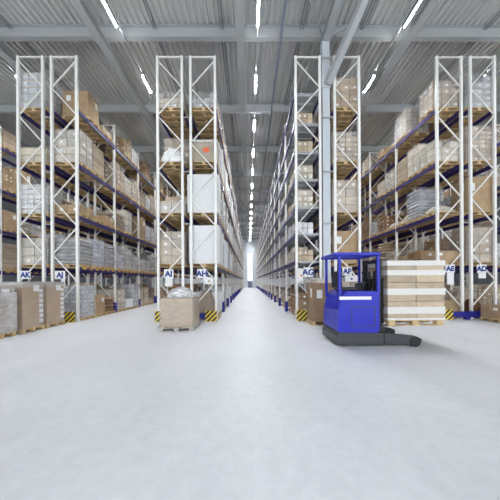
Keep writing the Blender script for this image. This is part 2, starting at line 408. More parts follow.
for k, (r, p) in SIGNS.items():
    x0, x1 = sx(r[0]), sx(r[1]); z1, z0 = sz(r[2], r[0]), sz(r[3], r[0])
    b = MB(); b.bev(-(x1-x0)/2, (x1-x0)/2, -.008, .008, -(z1-z0)/2, (z1-z0)/2, .003)
    o = build(b, 'aisle_sign', M['label'], ((x0+x1)/2, D0-.09, (z0+z1)/2))
    tag(o, 'white sign reading %s in blue letters on the end of its rack' % k, 'sign', 'rack signs')
    t = link('lettering', text_mesh(k, (z1-z0)*.86), (0, -.0095, -.01), o); t.rotation_euler = (math.pi/2, 0, 0); t['label'] = 'blue letters '+k
    b = MB(); b.box(-.015, .015, .008, .038, -.05, .05)
    b.box(-(x1-x0)/2, (x1-x0)/2, .008, .02, .0, .02); build(b, 'bracket', M['grey'], parent=o)
    if p:
        x0, x1 = sx(p[0]), sx(p[1]); z1, z0 = sz(p[2], p[0]), sz(p[3], p[0])
        b = MB(); b.box(-(x1-x0)/2, (x1-x0)/2, -.004, .004, -(z1-z0)/2, (z1-z0)/2)
        if k in ('AH', 'AF', 'AG'):
            b.box(-.03 if k != 'AG' else .02, .05 if k != 'AG' else .09, -.006, -.004, -.05, .03, 1); 
        if k in ('AH', 'AF', 'AG'): b.box(-.015, .015, .004, .055, -.04, .04)
        nb_ = build(b, 'notice_sheet', [M['label'], M['wood'] if k == 'AH' else M['orange'] if k == 'AG' else M['letter']], ((x0+x1)/2, D0-.108 if k not in ('AI', 'AE', 'AD') else D0-.09, (z0+z1)/2))
        if k in ('AI', 'AE', 'AD', 'AJ'):
            nb_.parent = o; nb_.location = nb_.location-o.location
        else: tag(nb_, 'white notice sheet with a small mark beside the sign reading '+k, 'notice')

# ------------------------------------------------------------------ pallets
def pallet_mesh(detail=True):
    b = MB()                                        # 1.2 along x, 0.8 along y, 0.144 high
    for i in range(5):
        y = -.4+.0725+i*.16375; w = .0725 if i in (0, 2, 4) else .05
        b.box(-.6, .6, y-w, y+w, .122, .144)
    for x in (-.5275, 0, .5275): b.box(x-.0725, x+.0725, -.4, .4, .1, .122)
    for x in (-.5275, 0, .5275):
        for y in (-.35, 0, .35): b.box(x-.0725, x+.0725, y-.05, y+.05, .022, .1)
    for y in (-.35, 0, .35): b.box(-.6, .6, y-.05, y+.05, 0, .022)
    return b
PAL = pallet_mesh().data('pallet', M['wood'])
def detailed_pallet(loc, rz, label, scale=(1,1,1), wm='wood'):
    o = bpy.data.objects.new('pallet', None); C.objects.link(o); o.location = loc; o.rotation_euler.z = rz; o.scale = scale
    tag(o, label, 'pallet', 'wooden pallets')
    for i in range(5):
        y = -.4+.0725+i*.16375; w = .0725 if i in (0, 2, 4) else .05
        b = MB(); b.box(-.6, .6, y-w, y+w, .122, .144); build(b, 'deck_board', M[wm], parent=o)
    for x in (-.5275, 0, .5275):
        b = MB(); b.box(x-.0725, x+.0725, -.4, .4, .1, .122); build(b, 'stringer_board', M[wm], parent=o)
        for y in (-.35, 0, .35):
            b = MB(); b.box(x-.0725, x+.0725, y-.05, y+.05, .022, .1); build(b, 'block', M[wm], parent=o)
    for y in (-.35, 0, .35):
        b = MB(); b.box(-.6, .6, y-.05, y+.05, 0, .022); build(b, 'bottom_board', M[wm], parent=o)
    return o

# ------------------------------------------------------------------ loads, footprint 1.2 x 0.8, height 1 (scaled in z by making variants)
def cartons_mb(nx, ny, nz, h, rr, top_miss=0, mats=3, wx=1.16, wy=.78, jit=.008):
    b = MB(); dx, dy, dz = wx/nx, wy/ny, h/nz
    for k in range(nz):
        for i in range(nx):
            for j in range(ny):
                if k == nz-1 and rr.random() < top_miss: continue
                ex, ey = rr.uniform(-jit, jit), rr.uniform(-jit, jit)
                x0, y0 = -wx/2+i*dx+.005+ex, -wy/2+j*dy+.005+ey
                x1, y1 = x0+dx-.024, y0+dy-.024; z0 = k*dz; z1 = z0+dz-.012
                b.bev(x0, x1, y0, y1, z0, z1, .006)
                ym = (y0+y1)/2; xm = (x0+x1)/2; t = .02
                if i in (0, nx-1):                  # tape strips and labels on the aisle faces
                    xe = x0 if i == 0 else x1; s = -1 if i == 0 else 1
                    b.box(min(xe, xe+s*.002), max(xe, xe+s*.002), y0+.01, y1-.01, z1-.012-dz*.08, z1-.012, 1)
                    if rr.random() < .45: b.box(min(xe, xe+s*.003), max(xe, xe+s*.003), ym-.02, ym+min(.09, dy*.3), z0+dz*.3, z0+dz*.6, 2)
                if j == 0:
                    b.box(x0+.01, x1-.01, y0-.002, y0, z1-.012-dz*.08, z1-.012, 1)
                    if rr.random() < .45: b.box(xm-.02, xm+min(.1, dx*.3), y0-.003, y0, z0+dz*.3, z0+dz*.6, 2)
                if k == nz-1: b.box(xm-.025, xm+.025, y0+.01, y1-.01, z1, z1+.002, 1)
    return b
def wrap_mb(h, rr, wx=1.2, wy=.82, amp=.012):
    b = MB(); nx, ny, nz = 7, 5, 7
    def jit(x, y, z): return (x+rr.uniform(-amp, amp), y+rr.uniform(-amp, amp), z+(rr.uniform(-amp, amp) if z > .02 else 0))
    ring = [(-wx/2+wx*i/nx, -wy/2) for i in range(nx)]+[(wx/2, -wy/2+wy*i/ny) for i in range(ny)]+[(wx/2-wx*i/nx, wy/2) for i in range(nx)]+[(-wx/2, wy/2-wy*i/ny) for i in range(ny)]
    n = len(ring)
    for k in range(nz+1): b.v += [jit(x, y, h*k/nz) for x, y in ring]
    for k in range(nz):
        for i in range(n): b.f.append((k*n+i, k*n+(i+1) % n, (k+1)*n+(i+1) % n, (k+1)*n+i)); b.m.append(0)
    c = len(b.v); b.v.append((0, 0, h+.015))
    for i in range(n): b.f.append((nz*n+i, nz*n+(i+1) % n, c)); b.m.append(0)
    return b
def sack_mb(b, x, y, z, lx, ly, lz, rr, m=0):
    # pillow shape
    nu, nv = 6, 5; base = len(b.v)
    for s in (-1, 1):
        for i in range(nu+1):
            for j in range(nv+1):
                u, v = -1+2*i/nu, -1+2*j/nv
                t = max(0, (1-u**4)*(1-v**4))**.5
                b.v.append((x+u*lx/2, y+v*ly/2, z+lz/2+s*lz/2*t*(1+rr.uniform(-.06, .02))))
    n = (nu+1)*(nv+1)
    for s in (0, 1):
        for i in range(nu):
            for j in range(nv):
                a = base+s*n+i*(nv+1)+j; q = (a, a+1, a+nv+2, a+nv+1); b.f.append(q if s == 0 else q[::-1]); b.m.append(m)
def sacks(h, rr):
    b = MB(); nz = max(2, round(h/.17)); dz = h/nz
    for k in range(nz):
        if k % 2 == 0: cells = [(-.3, -.2, .58, .4), (.3, -.2, .58, .4), (-.3, .2, .58, .4), (.3, .2, .58, .4)]
        else: cells = [(-.4, 0, .4, .78), (0, 0, .4, .78), (.4, 0, .4, .78)]
        for (x, y, lx, ly) in cells: sack_mb(b, x+rr.uniform(-.02, .02), y+rr.uniform(-.015, .015), k*dz*.97, lx, ly, dz*1.05, rr)
    return b
def heap(h, rr, wx=1.15, wy=.76):
    # crumpled film heap
    b = MB(); n, m = 20, 9
    for k in range(m):
        t = k/(m-1); r = math.cos(t*math.pi/2)**.55
        for i in range(n):
            a = 2*math.pi*i/n; q = 1+rr.uniform(-.09, .09); ca, sa = math.cos(a), math.sin(a)
            e = max(abs(ca), abs(sa))**.6
            b.v.append((ca/e*wx/2*r*q*.92, sa/e*wy/2*r*q*.92, (h*t**.9)*(1+rr.uniform(-.07, .07)) if k else 0))
    for k in range(m-1):
        for i in range(n): b.f.append((k*n+i, k*n+(i+1) % n, (k+1)*n+(i+1) % n, (k+1)*n+i)); b.m.append(0)
    b.f.append(tuple((m-1)*n+i for i in range(n))); b.m.append(0)
    b.f.append(tuple(reversed(range(n)))); b.m.append(0)
    return b
def ribbed(h, wx=1.2, wy=.82):
    b = MB(); b.box(-wx/2, wx/2, -wy/2, wy/2, 0, h)
    for i in range(9):
        x = -wx/2+.06+i*(wx-.12)/8; b.box(x-.03, x+.03, -wy/2-.008, wy/2+.008, .01, h+.006)
    for j in range(6):
        y = -wy/2+.06+j*(wy-.12)/5; b.box(-wx/2-.008, wx/2+.008, y-.03, y+.03, .01, h+.006)
    for z in (h*.33, h*.66): b.box(-wx/2-.01, wx/2+.01, -wy/2-.01, wy/2+.01, z-.006, z+.006)
    return b
def bigbox(h, wx=1.14, wy=.78):
    b = MB(); b.bev(-wx/2, wx/2, -wy/2, wy/2, 0, h, .012)
    b.box(-wx/2+.01, wx/2-.01, -.03, .03, h, h+.003, 1)
    for s in (-1, 1): b.box(min(s*wx/2, s*(wx/2+.003)), max(s*wx/2, s*(wx/2+.003)), -.03, .03, h-.22, h-.012, 1)
    b.box(wx/2, wx/2+.003, .1, .28, h*.62, h*.85, 2); b.box(-wx/2-.003, -wx/2, -.28, -.1, h*.62, h*.85, 2)
    b.box(-.4, -.2, -wy/2-.003, -wy/2, h*.6, h*.82, 2)
    b.box(-.004, .004, -wy/2-.002, -wy/2, .012, h-.012, 1)
    return b
def boards(h, rr):
    b = MB(); n = max(4, round(h/.07)); dz = h/n
    for k in range(n):
        w = rr.uniform(-.02, .0); b.box(-.58-w, .58+w, -.38+rr.uniform(-.01, .01), .38+rr.uniform(-.01, .01), k*dz, (k+1)*dz-.016)
    b.box(-.5, .5, -.34, .34, .01, h-.02)
    return b

CACHE = {}
def load_mesh(kind, h, var, filmed):
    h = round(h*8)/8; key = (kind, h, var, filmed)
    if key in CACHE: return CACHE[key], h
    rr = random.Random(hash((len(kind), int(h*8), var)))
    cm = [M['wcard'] if filmed else M['card'], M['tape'], M['label']]
    if kind == 'cartons':
        nx, ny, nz = ((3, 2, 4), (2, 2, 3), (4, 3, 5), (3, 3, 4), (2, 1, 3), (4, 2, 6))[var % 6]
        nz = max(1, round(nz*h/1.1)); me = cartons_mb(nx, ny, nz, h, rr, .0 if var % 2 else .25).data('carton_stack', cm)
    elif kind == 'sacks': me = sacks(h, rr).data('sack_stack', M['sacks'], True)
    elif kind == 'heap': me = heap(h, rr).data('film_heap', M['sacks'])
    elif kind == 'white': me = ribbed(h).data('white_load', M['whitecover'])
    elif kind == 'big': me = bigbox(h).data('large_carton', cm)
    elif kind == 'boards': me = boards(h, rr).data('board_stack', M['card'])
    CACHE[key] = me
    return me, h
WR = {}
def wrap_mesh(h, v):
    if (h, v) not in WR: WR[(h, v)] = wrap_mb(h, random.Random(v)).data('stretch_wrap', M['film'], False)
    return WR[(h, v)]
COL = {'brown': (.34,.20,.105), 'tan': (.50,.35,.21), 'pale tan': (.60,.49,.36), 'cream': (.70,.64,.54), 'light grey': (.60,.60,.62),
       'silver': (.66,.68,.72), 'white': (.82,.83,.85), 'dark brown': (.17,.095,.05), 'blue-white': (.66,.69,.78)}
KN = {'cartons': ('carton_stack', 'carton stack', 'carton stack'), 'sacks': ('sack_stack', 'sack stack', 'sack stack'), 'heap': ('film_heap', 'film covered heap', 'film heap'),
      'white': ('white_covered_load', 'square covered pack', 'covered load'), 'big': ('large_carton', 'large carton', 'carton'), 'boards': ('board_stack', 'board stack', 'board stack')}
LEVN = ['floor', 'lowest shelf', 'second shelf', 'third shelf', 'top shelf']
LEV7 = ['floor', 'lowest shelf', 'second shelf', 'third shelf', 'fourth shelf', 'fifth shelf', 'sixth shelf', 'seventh shelf']
npal = 0
REG = {}
def lname(rn, li): return (LEV7 if rn == 'AG' else LEVN)[li]
def where(rn, li, idx):
    if idx == 0: return 'frontmost on %s %s %s' % (lname(rn, li), 'of' if li else 'under', rname(rn))
    return 'on %s %s %s, %s from front' % (lname(rn, li), 'under' if li == 0 else 'of', rname(rn), ORD[idx])
def place_load(rn, bay, slot, li, kind, col, h, wrap=False, var=None, pallet=True, dx=0, sw=1.0, idx=None, deep=False, dy=0, filmed=None):
    global npal
    xl, xr, lev = RACKS[rn][:3]; z = 0 if li == 0 else lev[li-1]
    x = (xl+xr)/2+dx; y = D0+bay*PITCH+.115+.4+slot*.865+dy
    if idx is None: idx = bay*3+slot
    z += .001
    if pallet:
        o = link('pallet', PAL, (x, y, z)); npal += 1
        tag(o, 'small wooden pallet deep along '+rname(rn) if deep else 'wooden pallet '+where(rn, li, idx), 'pallet', 'deep pallets of '+rname(rn) if deep else 'wooden pallets')
        if not deep: REG.setdefault((rn, li, 'p'), []).append((y, o, 'wooden pallet '))
        z += .145
    var = R.randrange(6) if var is None else var
    me, hh = load_mesh(kind, h, var, wrap if filmed is None else filmed)
    nm, ds, cat = KN[kind]
    o = link(nm, me, (x, y, z+.001)); o.scale = (sw, 1, 1)
    q = R.uniform(.9, 1.08); c = COL[col]; o.color = (c[0]*q, c[1]*q, c[2]*q*R.uniform(.95, 1.03), 1)
    d = ('wrapped ' if wrap else '')+(col+' ' if not (kind == 'white' and col == 'white') else 'white ')+ds
    if deep: tag(o, '%s deep along %s, beyond its sixth bay' % (d, rname(rn)), cat, '%ss deep along %s' % (d, rname(rn)))
    else:
        tag(o, d, cat, cat+'s in '+rname(rn)); REG.setdefault((rn, li, 'l'), []).append((y, o, d+' '))
    if wrap:
        link('stretch_wrap', wrap_mesh(hh+.012, var % 4), (0,0,0), o)
    return o

TAKEN = set()
def P(rn, bay, slot, li, *a, **k):
    TAKEN.add((rn, bay, slot, li)); return place_load(rn, bay, slot, li, *a, **k)
def E(*t): TAKEN.add(t)
# hand placed loads seen at the rack ends and along the two outer aisles
P('AK',0,0,4,'cartons','silver',1.5,True,3); P('AK',0,0,3,'cartons','cream',.62,False,1); P('AK',0,0,2,'cartons','white',1.2,True,2); P('AK',0,0,1,'cartons','cream',1.12,True,1); E('AK',0,0,0)
P('AJ',0,0,4,'big','tan',1.12,dy=.5); E('AJ',0,1,4); P('AJ',0,2,4,'cartons','pale tan',.62,False,4,dy=-.15)
P('AJ',0,0,3,'cartons','cream',1.4,True,1); P('AJ',0,1,3,'boards','pale tan',1.25); E('AJ',0,2,3)
P('AJ',0,0,2,'cartons','tan',.38,False,1); P('AJ',0,1,2,'cartons','pale tan',.38,False,4); P('AJ',0,2,2,'big','tan',.38)
for s in range(3): P('AJ',0,s,1,'sacks' if s != 1 else 'cartons',('light grey','blue-white','light grey')[s],(1.12,1.25,1.12)[s],True,2)
P('AJ',0,0,0,'cartons','blue-white',1.37,True,5,dy=.1); P('AJ',0,1,0,'big','tan',.9,dy=.05); P('AJ',0,2,0,'sacks','brown',.8)
E('AJ',1,0,4); E('AJ',2,0,4); P('AJ',1,1,4,'cartons','tan',1.12,False,2); P('AJ',1,2,4,'cartons','white',.87,True,1)
P('AJ',1,0,3,'cartons','tan',1.37,True,0); P('AJ',1,1,3,'cartons','cream',1.0,True,3); P('AJ',1,2,3,'cartons','pale tan',1.25,True,2)
P('AJ',1,0,2,'sacks','tan',.9,True); P('AJ',1,1,2,'cartons','cream',1.25,True,1); E('AJ',1,2,2)
P('AJ',2,0,2,'big','tan',1.37); P('AJ',2,1,2,'cartons','blue-white',1.0,True,0); P('AJ',2,2,2,'cartons','blue-white',1.0,True,2)
P('AJ',1,0,1,'cartons','blue-white',1.0,True,2); P('AJ',1,1,1,'cartons','light grey',1.37,True,0); P('AJ',1,2,1,'cartons','blue-white',.9,True,3)
P('AJ',1,0,0,'cartons','cream',1.1,True,1); P('AJ',1,1,0,'white','white',.5); P('AJ',1,2,0,'cartons','blue-white',1.4,True,3)
P('AI',0,0,4,'cartons','cream',.62,True,2); P('AI',0,0,3,'heap','white',.8); P('AI',0,0,2,'cartons','cream',.5,True,1); P('AI',0,0,1,'cartons','pale tan',1.37,True,1); E('AI',0,0,0)
P('AH',0,0,4,'cartons','light grey',.62,True,2); P('AH',0,0,2,'white','white',1.625,sw=1.1,dx=-.04); P('AH',0,0,1,'white','white',1.625,sw=1.08,dx=.0); E('AH',0,0,3); E('AH',0,0,0)
P('AF',0,0,4,'cartons','tan',1.25,True,3); P('AF',0,0,3,'cartons','pale tan',1.25,True,2); P('AF',0,0,2,'cartons','pale tan',1.37,True,1); P('AF',0,0,1,'big','tan',1.37,False)
P('AE',0,0,4,'cartons','pale tan',1.12,True,3); P('AE',0,0,3,'cartons','cream',.87,True,0); P('AE',0,0,2,'heap','cream',.42); P('AE',0,0,1,'big','tan',.5); P('AE',0,0,0,'big','tan',.62)
E('AE',0,1,4); P('AE',0,2,4,'cartons','cream',1.25,True,2)
P('AE',0,1,3,'cartons','cream',1.25,True,1); P('AE',0,2,3,'boards','pale tan',1.12)
P('AE',0,1,2,'sacks','silver',1.37,True); P('AE',0,2,2,'heap','cream',.5)
P('AE',0,1,1,'cartons','brown',.62,False,1); P('AE',0,2,1,'cartons','tan',.5,False,1)
P('AE',1,0,4,'heap','white',.38); P('AE',1,1,4,'cartons','tan',.38,False,1); E('AE',1,2,4)
P('AE',1,0,3,'cartons','cream',1.0,True,2); P('AE',1,1,3,'cartons','pale tan',.75,True,1); E('AE',1,2,3)
P('AE',1,0,2,'heap','cream',.42); P('AE',1,1,2,'cartons','brown',.87,False,2); P('AE',1,2,2,'cartons','light grey',.75,True,3)
P('AD',0,0,4,'cartons','silver',1.4,True,0); P('AD',0,0,3,'cartons','pale tan',1.5,True,5); P('AD',0,0,2,'big','tan',1.5); P('AD',0,0,1,'cartons','pale tan',1.5,True,4)
E('AD',0,0,0)
# the carton with the orange mark on rack AH
x, y, z = -1.895, D0+.515, L4[2]
o = link('pallet', PAL, (x, y, z+.001)); tag(o, 'wooden pallet under the lidded grey carton with an orange mark on rack AH', 'pallet', 'wooden pallets')
b = MB(); b.bev(-.57, .57, -.38, .38, 0, .82, .01); o = build(b, 'lidded_carton', M['card'], (x, y, z+.147)); o.color = (.47,.41,.32,1)
tag(o, 'grey-tan lidded carton with an orange mark on third shelf of rack AH', 'carton')
b = MB(); b.bev(-.6, .6, -.41, .41, .82, .93, .01); l = build(b, 'lid', M['card'], parent=o); l.color = (.66,.64,.60,1)
b = MB(); b.prism([(.0,.38),(.10,.42),(.2,.36),(.24,.5),(.2,.62),(.08,.6),(-.04,.58),(-.02,.46)], -.384, -.38); build(b, 'orange_mark', M['orange'], parent=o)

def rnd_load(rn, li, bay, slot, idx, deep=False):
    top = li == len(RACKS[rn][2])
    r = R.random()
    if rn == 'AH': pal = ['white','silver','light grey','blue-white','white','cream','silver']
    elif li == 1 and rn in ('AJ','AK'): pal = ['blue-white','light grey','silver','cream']
    else: pal = ['brown','tan','pale tan','cream','tan','pale tan','light grey']
    if top: pal = ['brown','tan','light grey'] if rn == 'AH' else ['brown','tan','tan','dark brown','pale tan']
    col = R.choice(pal)
    kind = R.choices(['cartons','sacks','big','boards','white'], [6, 1.2, 1.4 if rn != 'AH' else .2, .8 if rn != 'AH' else 0, 0 if rn != 'AH' else 2.5])[0]
    if kind == 'big' and col in ('white','silver','light grey','blue-white'): kind = 'cartons'
    if kind == 'boards': col = 'pale tan'
    if kind == 'white': col = 'white'
    h = R.uniform(.6, 1.3) if top else R.uniform(.75, 1.5)
    dx = 0
    if rn == 'AH' and li < 4: h = R.uniform(1.1, 1.55)
    if li == 0 and rn in ('AH', 'AE', 'AJ'): dx = .14 if rn == 'AE' else -.14; h *= .8
    filmed = R.random() < .7 and kind in ('cartons', 'sacks')
    place_load(rn, bay, slot, li, kind, col, h, wrap=filmed and bay < 3 and not deep, filmed=filmed, idx=idx, deep=deep, dx=dx)
FILL = {'AL': (1, 5, (0,1,2,3,4)), 'AK': (0, 4, (0,1,2,3,4)), 'AJ': (0, 7, (0,1,2,3,4)), 'AI': (0, 5, (0,1,2,3,4)), 'AH': (0, 10, (0,1,2,3,4)),
        'AF': (0, 5, (0,1,2,3,4)), 'AE': (0, 7, (0,1,2,3,4)), 'AD': (0, 4, (0,1,2,3,4)), 'AC': (1, 5, (0,1,2,3,4))}
for rn, (b0, b1, ls) in FILL.items():
    for bay in range(b0, b1):
        for slot in range(3):
            for li in ls:
                if (rn, bay, slot, li) in TAKEN: continue
                if rn in ('AJ','AE','AL','AC') and R.random() < .18: continue
                rnd_load(rn, li, bay, slot, bay*3+slot, deep=(bay >= 6))
# small carton blocks on the decks of rack AG
xg = 2.03
for bay in range(0, 10):
    for li in range(0, 8):
        if bay == 0 and li == 7: continue
        z = 0 if li == 0 else L7[li-1]
        for slot in range(3):
            if R.random() < (.1 if bay else 0): continue
            h = R.choice([.5, .62, .62, .75]) if bay or li not in (5, 6) else .56
            if li == 0: h = 1.12
            kind = 'cartons'; col = R.choice(['cream','pale tan','light grey','blue-white','silver'] if bay else ['cream','pale tan'])
            if li == 0: col = R.choice(['brown','tan'])
            if bay == 0 and li == 2: col = 'white'
            v = 3; me, hh = load_mesh(kind, h, v, bay > 0)
            y = D0+bay*PITCH+.5+slot*.87
            o = link('carton_stack', me, (xg+.05+.36+(.24 if li == 0 else 0), y, z+.001)); o.scale = (.6 if li else .8, .95, 1)
            q = R.uniform(.92, 1.05); c = COL[col]; o.color = (c[0]*q, c[1]*q, c[2]*q, 1)
            if bay < 6: tag(o, 'carton block', 'carton stack', 'carton blocks on rack AG'); REG.setdefault(('AG', li, 'l'), []).append((y, o, 'low %s carton block ' % col))
            else: tag(o, 'small %s carton block deep along rack AG, beyond its sixth bay' % col, 'carton stack', '%s carton blocks deep along rack AG' % col)
# everything farther down the centre aisle, only specks in the photograph
for rn, xs, lv, nm in (('AH', -1.895, (0,)+L4, 'far loads of rack AH'), ('AG', 2.4, (0,)+L7, 'far loads of rack AG')):
    b = MB()
    for bay in range(10, NB):
        for z in lv:
            for s in range(3):
                if R.random() < .08: continue
                h = R.uniform(.9, 1.5) if rn == 'AH' else R.uniform(.45, .75); w = .58 if rn == 'AH' else .36
                y = D0+bay*PITCH+.5+s*.865; m = R.randrange(3)
                if rn == 'AH':
                    b.box(xs-.6, xs+.6, y-.4, y+.4, z+.1, z+.145, 3)
                    for yy in (-.35, 0, .35): b.box(xs-.6, xs+.6, y+yy-.05, y+yy+.05, z, z+.1, 3)
                for k in range(3): b.bev(xs-w, xs+w, y-.385, y+.385, z+(.146 if rn == 'AH' else .002)+k*h/3, z+(.146 if rn == 'AH' else 0)+(k+1)*h/3-.008, .008, m)
    far = []
    for nme, c in (('a', (.72,.73,.76)), ('b', (.58,.56,.54)), ('c', (.60,.50,.38))): far.append(mat('far_cargo_'+nme, c, .5, noise=.1))
    o = build(b, 'cargo', far+[M['wood']])
    tag(o, 'tiny far rows of pale cargo deep along the %s of the aisle, rack %s' % ('left' if rn == 'AH' else 'right', rn), 'cargo', kind='stuff')

# ------------------------------------------------------------------ floor pallets in front of racks AK and AJ
def floor_stack(xc, yc, h, col, silver, where_, zb=.146):
    detailed_pallet((xc, yc, .001), 0, 'wooden pallet under the '+where_.replace(' on the floor', ''))
    b = MB(); b.bev(-.58, .58, -.385, .385, 0, h, .01)
    o = build(b, 'wrapped_stack', M['card'], (xc, yc, zb)); o.color = (*col, 1)
    tag(o, where_, 'wrapped load', 'wrapped stacks on the floor before rack AJ')
    n = 7
    for k in range(n):                              # light folded sheet ends at the far edge
        z0 = .12+k*(h-.3)/n
        b = MB(); b.bev(.57, .594, .22, .36, z0, z0+(h-.3)/n*.72, .006); build(b, 'sheet_end', M['label'], parent=o)
    b = MB(); b.box(-.57, .585, -.387, .387, h-.16, h+.012); t = build(b, 'top_sheet', M['wcard'], parent=o); t.color = (.58,.52,.46,1)
    b = MB(); b.box(.6, .604, -.02, .20, h-.30, h-.09); build(b, 'paper_label', M['label'], parent=o)
    w = wrap_mb(h+.02, R, 1.195, .80, .006).data('stretch_wrap', M['film'])
    link('stretch_wrap', w, (0,0,0), o)
    return o
floor_stack(-7.83, 8.93, 1.50, (.54,.37,.215), False, 'brown wrapped stack on the floor below the sign reading AJ')
floor_stack(-7.83, 8.0, 1.50, (.54,.37,.215), False, 'brown wrapped stack on the floor below the sign reading AK')
o = floor_stack(-7.83, 6.98, 1.40, (.50,.38,.26), True, 'silver film wrapped stack on the floor at the left edge of the photo')
w = wrap_mb(1.22, R, 1.24, .85, .01).data('outer_film', M['outer']); link('outer_film', w, (0,0,0), o)

# wrapped tan stack standing before rack AI
detailed_pallet((-2.42, 8.45, .001), math.pi/2, 'worn wooden pallet under the tan film wrapped stack before rack AI', (1.0, 1.45, .9), 'greywood')
b = cartons_mb(1, 1, 1, .96, random.Random(3), 0, wx=1.08, wy=1.06); o = build(b, 'wrapped_stack', [M['wcard'], M['tape'], M['label']], (-2.42, 8.45, .132)); o.color = (.50,.37,.24,1)
tag(o, 'tan film wrapped stack on a floor pallet before the sign reading AI', 'wrapped load')
link('stretch_wrap', wrap_mb(.985, R, 1.13, 1.12, .015).data('stretch_wrap', M['film']), (0,0,0), o)
hm = heap(.36, random.Random(5), 1.0, .95).data('loose_film', M['thickfilm']); link('loose_film', hm, (.0, 0, .97), o)
# slumped brown sack inside the foot of rack AH
b = MB(); rr = random.Random(11); hb = heap(1.12, rr, 1.0, .72)
o = build(hb, 'bulk_sack', M['card'], (-1.9, D0+.56, .147)); o.color = (.36,.24,.14,1)
tag(o, 'slumped brown bulk sack under film at the foot of rack AH', 'sack')
link('stretch_wrap', heap(1.16, random.Random(11), 1.05, .76).data('stretch_wrap', M['film']), (0,0,0), o)
detailed_pallet((-1.9, D0+.56, .001), 0, 'wooden floor pallet under the slumped brown sack at rack AH')
# brown carton before the column
detailed_pallet((2.92, 9.12, .001), 0, 'wooden floor pallet under the brown carton before rack AG')
b = bigbox(1.42, 1.12, .78); o = build(b, 'large_carton', [M['card'], M['tape'], M['label']], (2.92, 9.12, .147)); o.color = (.36,.24,.15,1)
tag(o, 'brown large carton on a floor pallet before rack AG and the column', 'carton')
b = MB(); b.bev(-.42, .57, -.4, .4, 1.42, 1.58, .015); l = build(b, 'top_cover', M['card'], parent=o); l.color = (.78,.72,.62,1); l['label'] = 'cream top cover'
# low cartons before rack AD
for i, (y, h, lab) in enumerate(((9.27, .50, 'low brown carton before the foot of rack AD, the farther of two'), (8.42, .50, 'low brown carton at the right photo edge, the nearer of two'))):
    detailed_pallet((10.12, y, .001), 0, 'wooden floor pallet under the '+('farther' if i == 0 else 'nearer')+' low brown carton before rack AD')
    b = bigbox(h, 1.16, .8); o = build(b, 'low_carton', [M['card'], M['tape'], M['label']], (10.12, y, .147)); o.color = (.43,.29,.18,1)
    tag(o, lab, 'carton', 'low cartons before rack AD')
b = heap(.85, random.Random(9), .75, .7); o = build(b, 'cloth_bundle', M['cloth'], (9.95, D0+.5, .001), smooth=True); tag(o, 'dark brown cloth bundle on the floor under rack AD', 'bundle')

# ------------------------------------------------------------------ reach truck carrying a load
T = bpy.data.objects.new('reach_truck', None); C.objects.link(T); T.location = (2.75, 6.42, 0)
tag(T, 'blue reach truck crossing before the column with a raised pallet load', 'forklift')
def tp(b, n, m, parent=T, loc=(0,0,0), smooth=False): return build(b, n, m, loc, parent, smooth=smooth)
b = MB(); b.prism([(-.56,.06),(.62,.06),(.62,.34),(-.50,.36),(-.58,.26)], -.58, .58); tp(b, 'chassis', M['dark'])
b = MB(); b.prism([(-.50,.345),(.46,.345),(.50,.42),(.50,1.30),(.42,1.38),(-.30,1.38),(-.44,1.25),(-.52,.9),(-.54,.42)], -.56, .56); body = tp(b, 'body', M['truckblue'])
b = MB(); b.box(-.50, .30, -.565, -.56, 1.17, 1.25); tp(b, 'white_stripe', M['label'], body)
b = MB(); b.box(-.2, .4, -.566, -.56, .50, .52); b.box(-.2, .4, -.566, -.56, .98, 1.0); b.box(-.2, -.18, -.566, -.56, .52, .98); b.box(.38, .40, -.566, -.56, .52, .98); tp(b, 'door_seam', M['dark'], body)
b = MB(); b.bev(-.36, .10, -.24, .24, 1.385, 1.47, .02); b.bev(-.42, -.30, -.24, .24, 1.45, 1.9, .03); tp(b, 'seat', M['black'])
b = MB(); b.cyl((.33, -.1, 1.385), (.28, -.1, 1.56), .025, 10); b.cyl((.28, -.1, 1.56), (.275, -.1, 1.585), .14, 16); tp(b, 'steering_wheel', M['black'])
b = MB(); b.box(.34, .44, .05, .45, 1.385, 1.55); tp(b, 'control_console', M['dark'])
for y in (-.5, .5):
    for x, z in ((-.47, 1.2), (.5, 1.3)):
        og = MB(); og.box(x-.03, x+.03, y-.03, y+.03, z, 2.27); tp(og, 'guard_post', M['truckblue'])
b = MB(); b.bev(-.62, .56, -.56, -.48, 2.27, 2.35, .015); b.bev(-.62, .56, .48, .56, 2.27, 2.35, .015); b.bev(-.62, -.53, -.48, .48, 2.27, 2.35, .015); b.bev(.47, .56, -.48, .48, 2.27, 2.35, .015)
for i in range(6): b.box(-.53, .47, -.36+i*.144-.015, -.36+i*.144+.015, 2.29, 2.33)
tp(b, 'overhead_guard', M['truckblue'])
for y in (-.34, .34):
    b = MB(); b.box(.545, .645, y-.05, y+.05, .12, 2.22); b.box(.565, .625, y-.09 if y > 0 else y+.05, y-.05 if y > 0 else y+.09, .2, 2.1); tp(b, 'mast_rail', M['black'])
b = MB()
for z in (.4, 1.2, 2.1): b.box(.555, .635, -.3, .3, z, z+.09)
b.cyl((.6, -.12, .3), (.6, -.12, 1.9), .03, 10); b.cyl((.6, .12, .3), (.6, .12, 1.9), .03, 10); tp(b, 'mast_crossmember', M['black'])
b = MB(); b.box(.655, .695, -.42, .42, .56, .68); b.box(.655, .695, -.42, .42, .95, 1.03)
for i in range(5): b.box(.66, .69, -.40+i*.19, -.36+i*.19, .68, 1.65)
b.box(.66, .69, -.42, .42, 1.65, 1.69); tp(b, 'load_backrest', M['black'])
for y in (-.3, .3): b = MB(); b.prism([(.66,.50),(.70,.46),(1.85,.485),(1.85,.50),(.70,.505),(.70,1.0),(.66,1.0)], y-.06, y+.06); tp(b, 'fork', M['dark'])
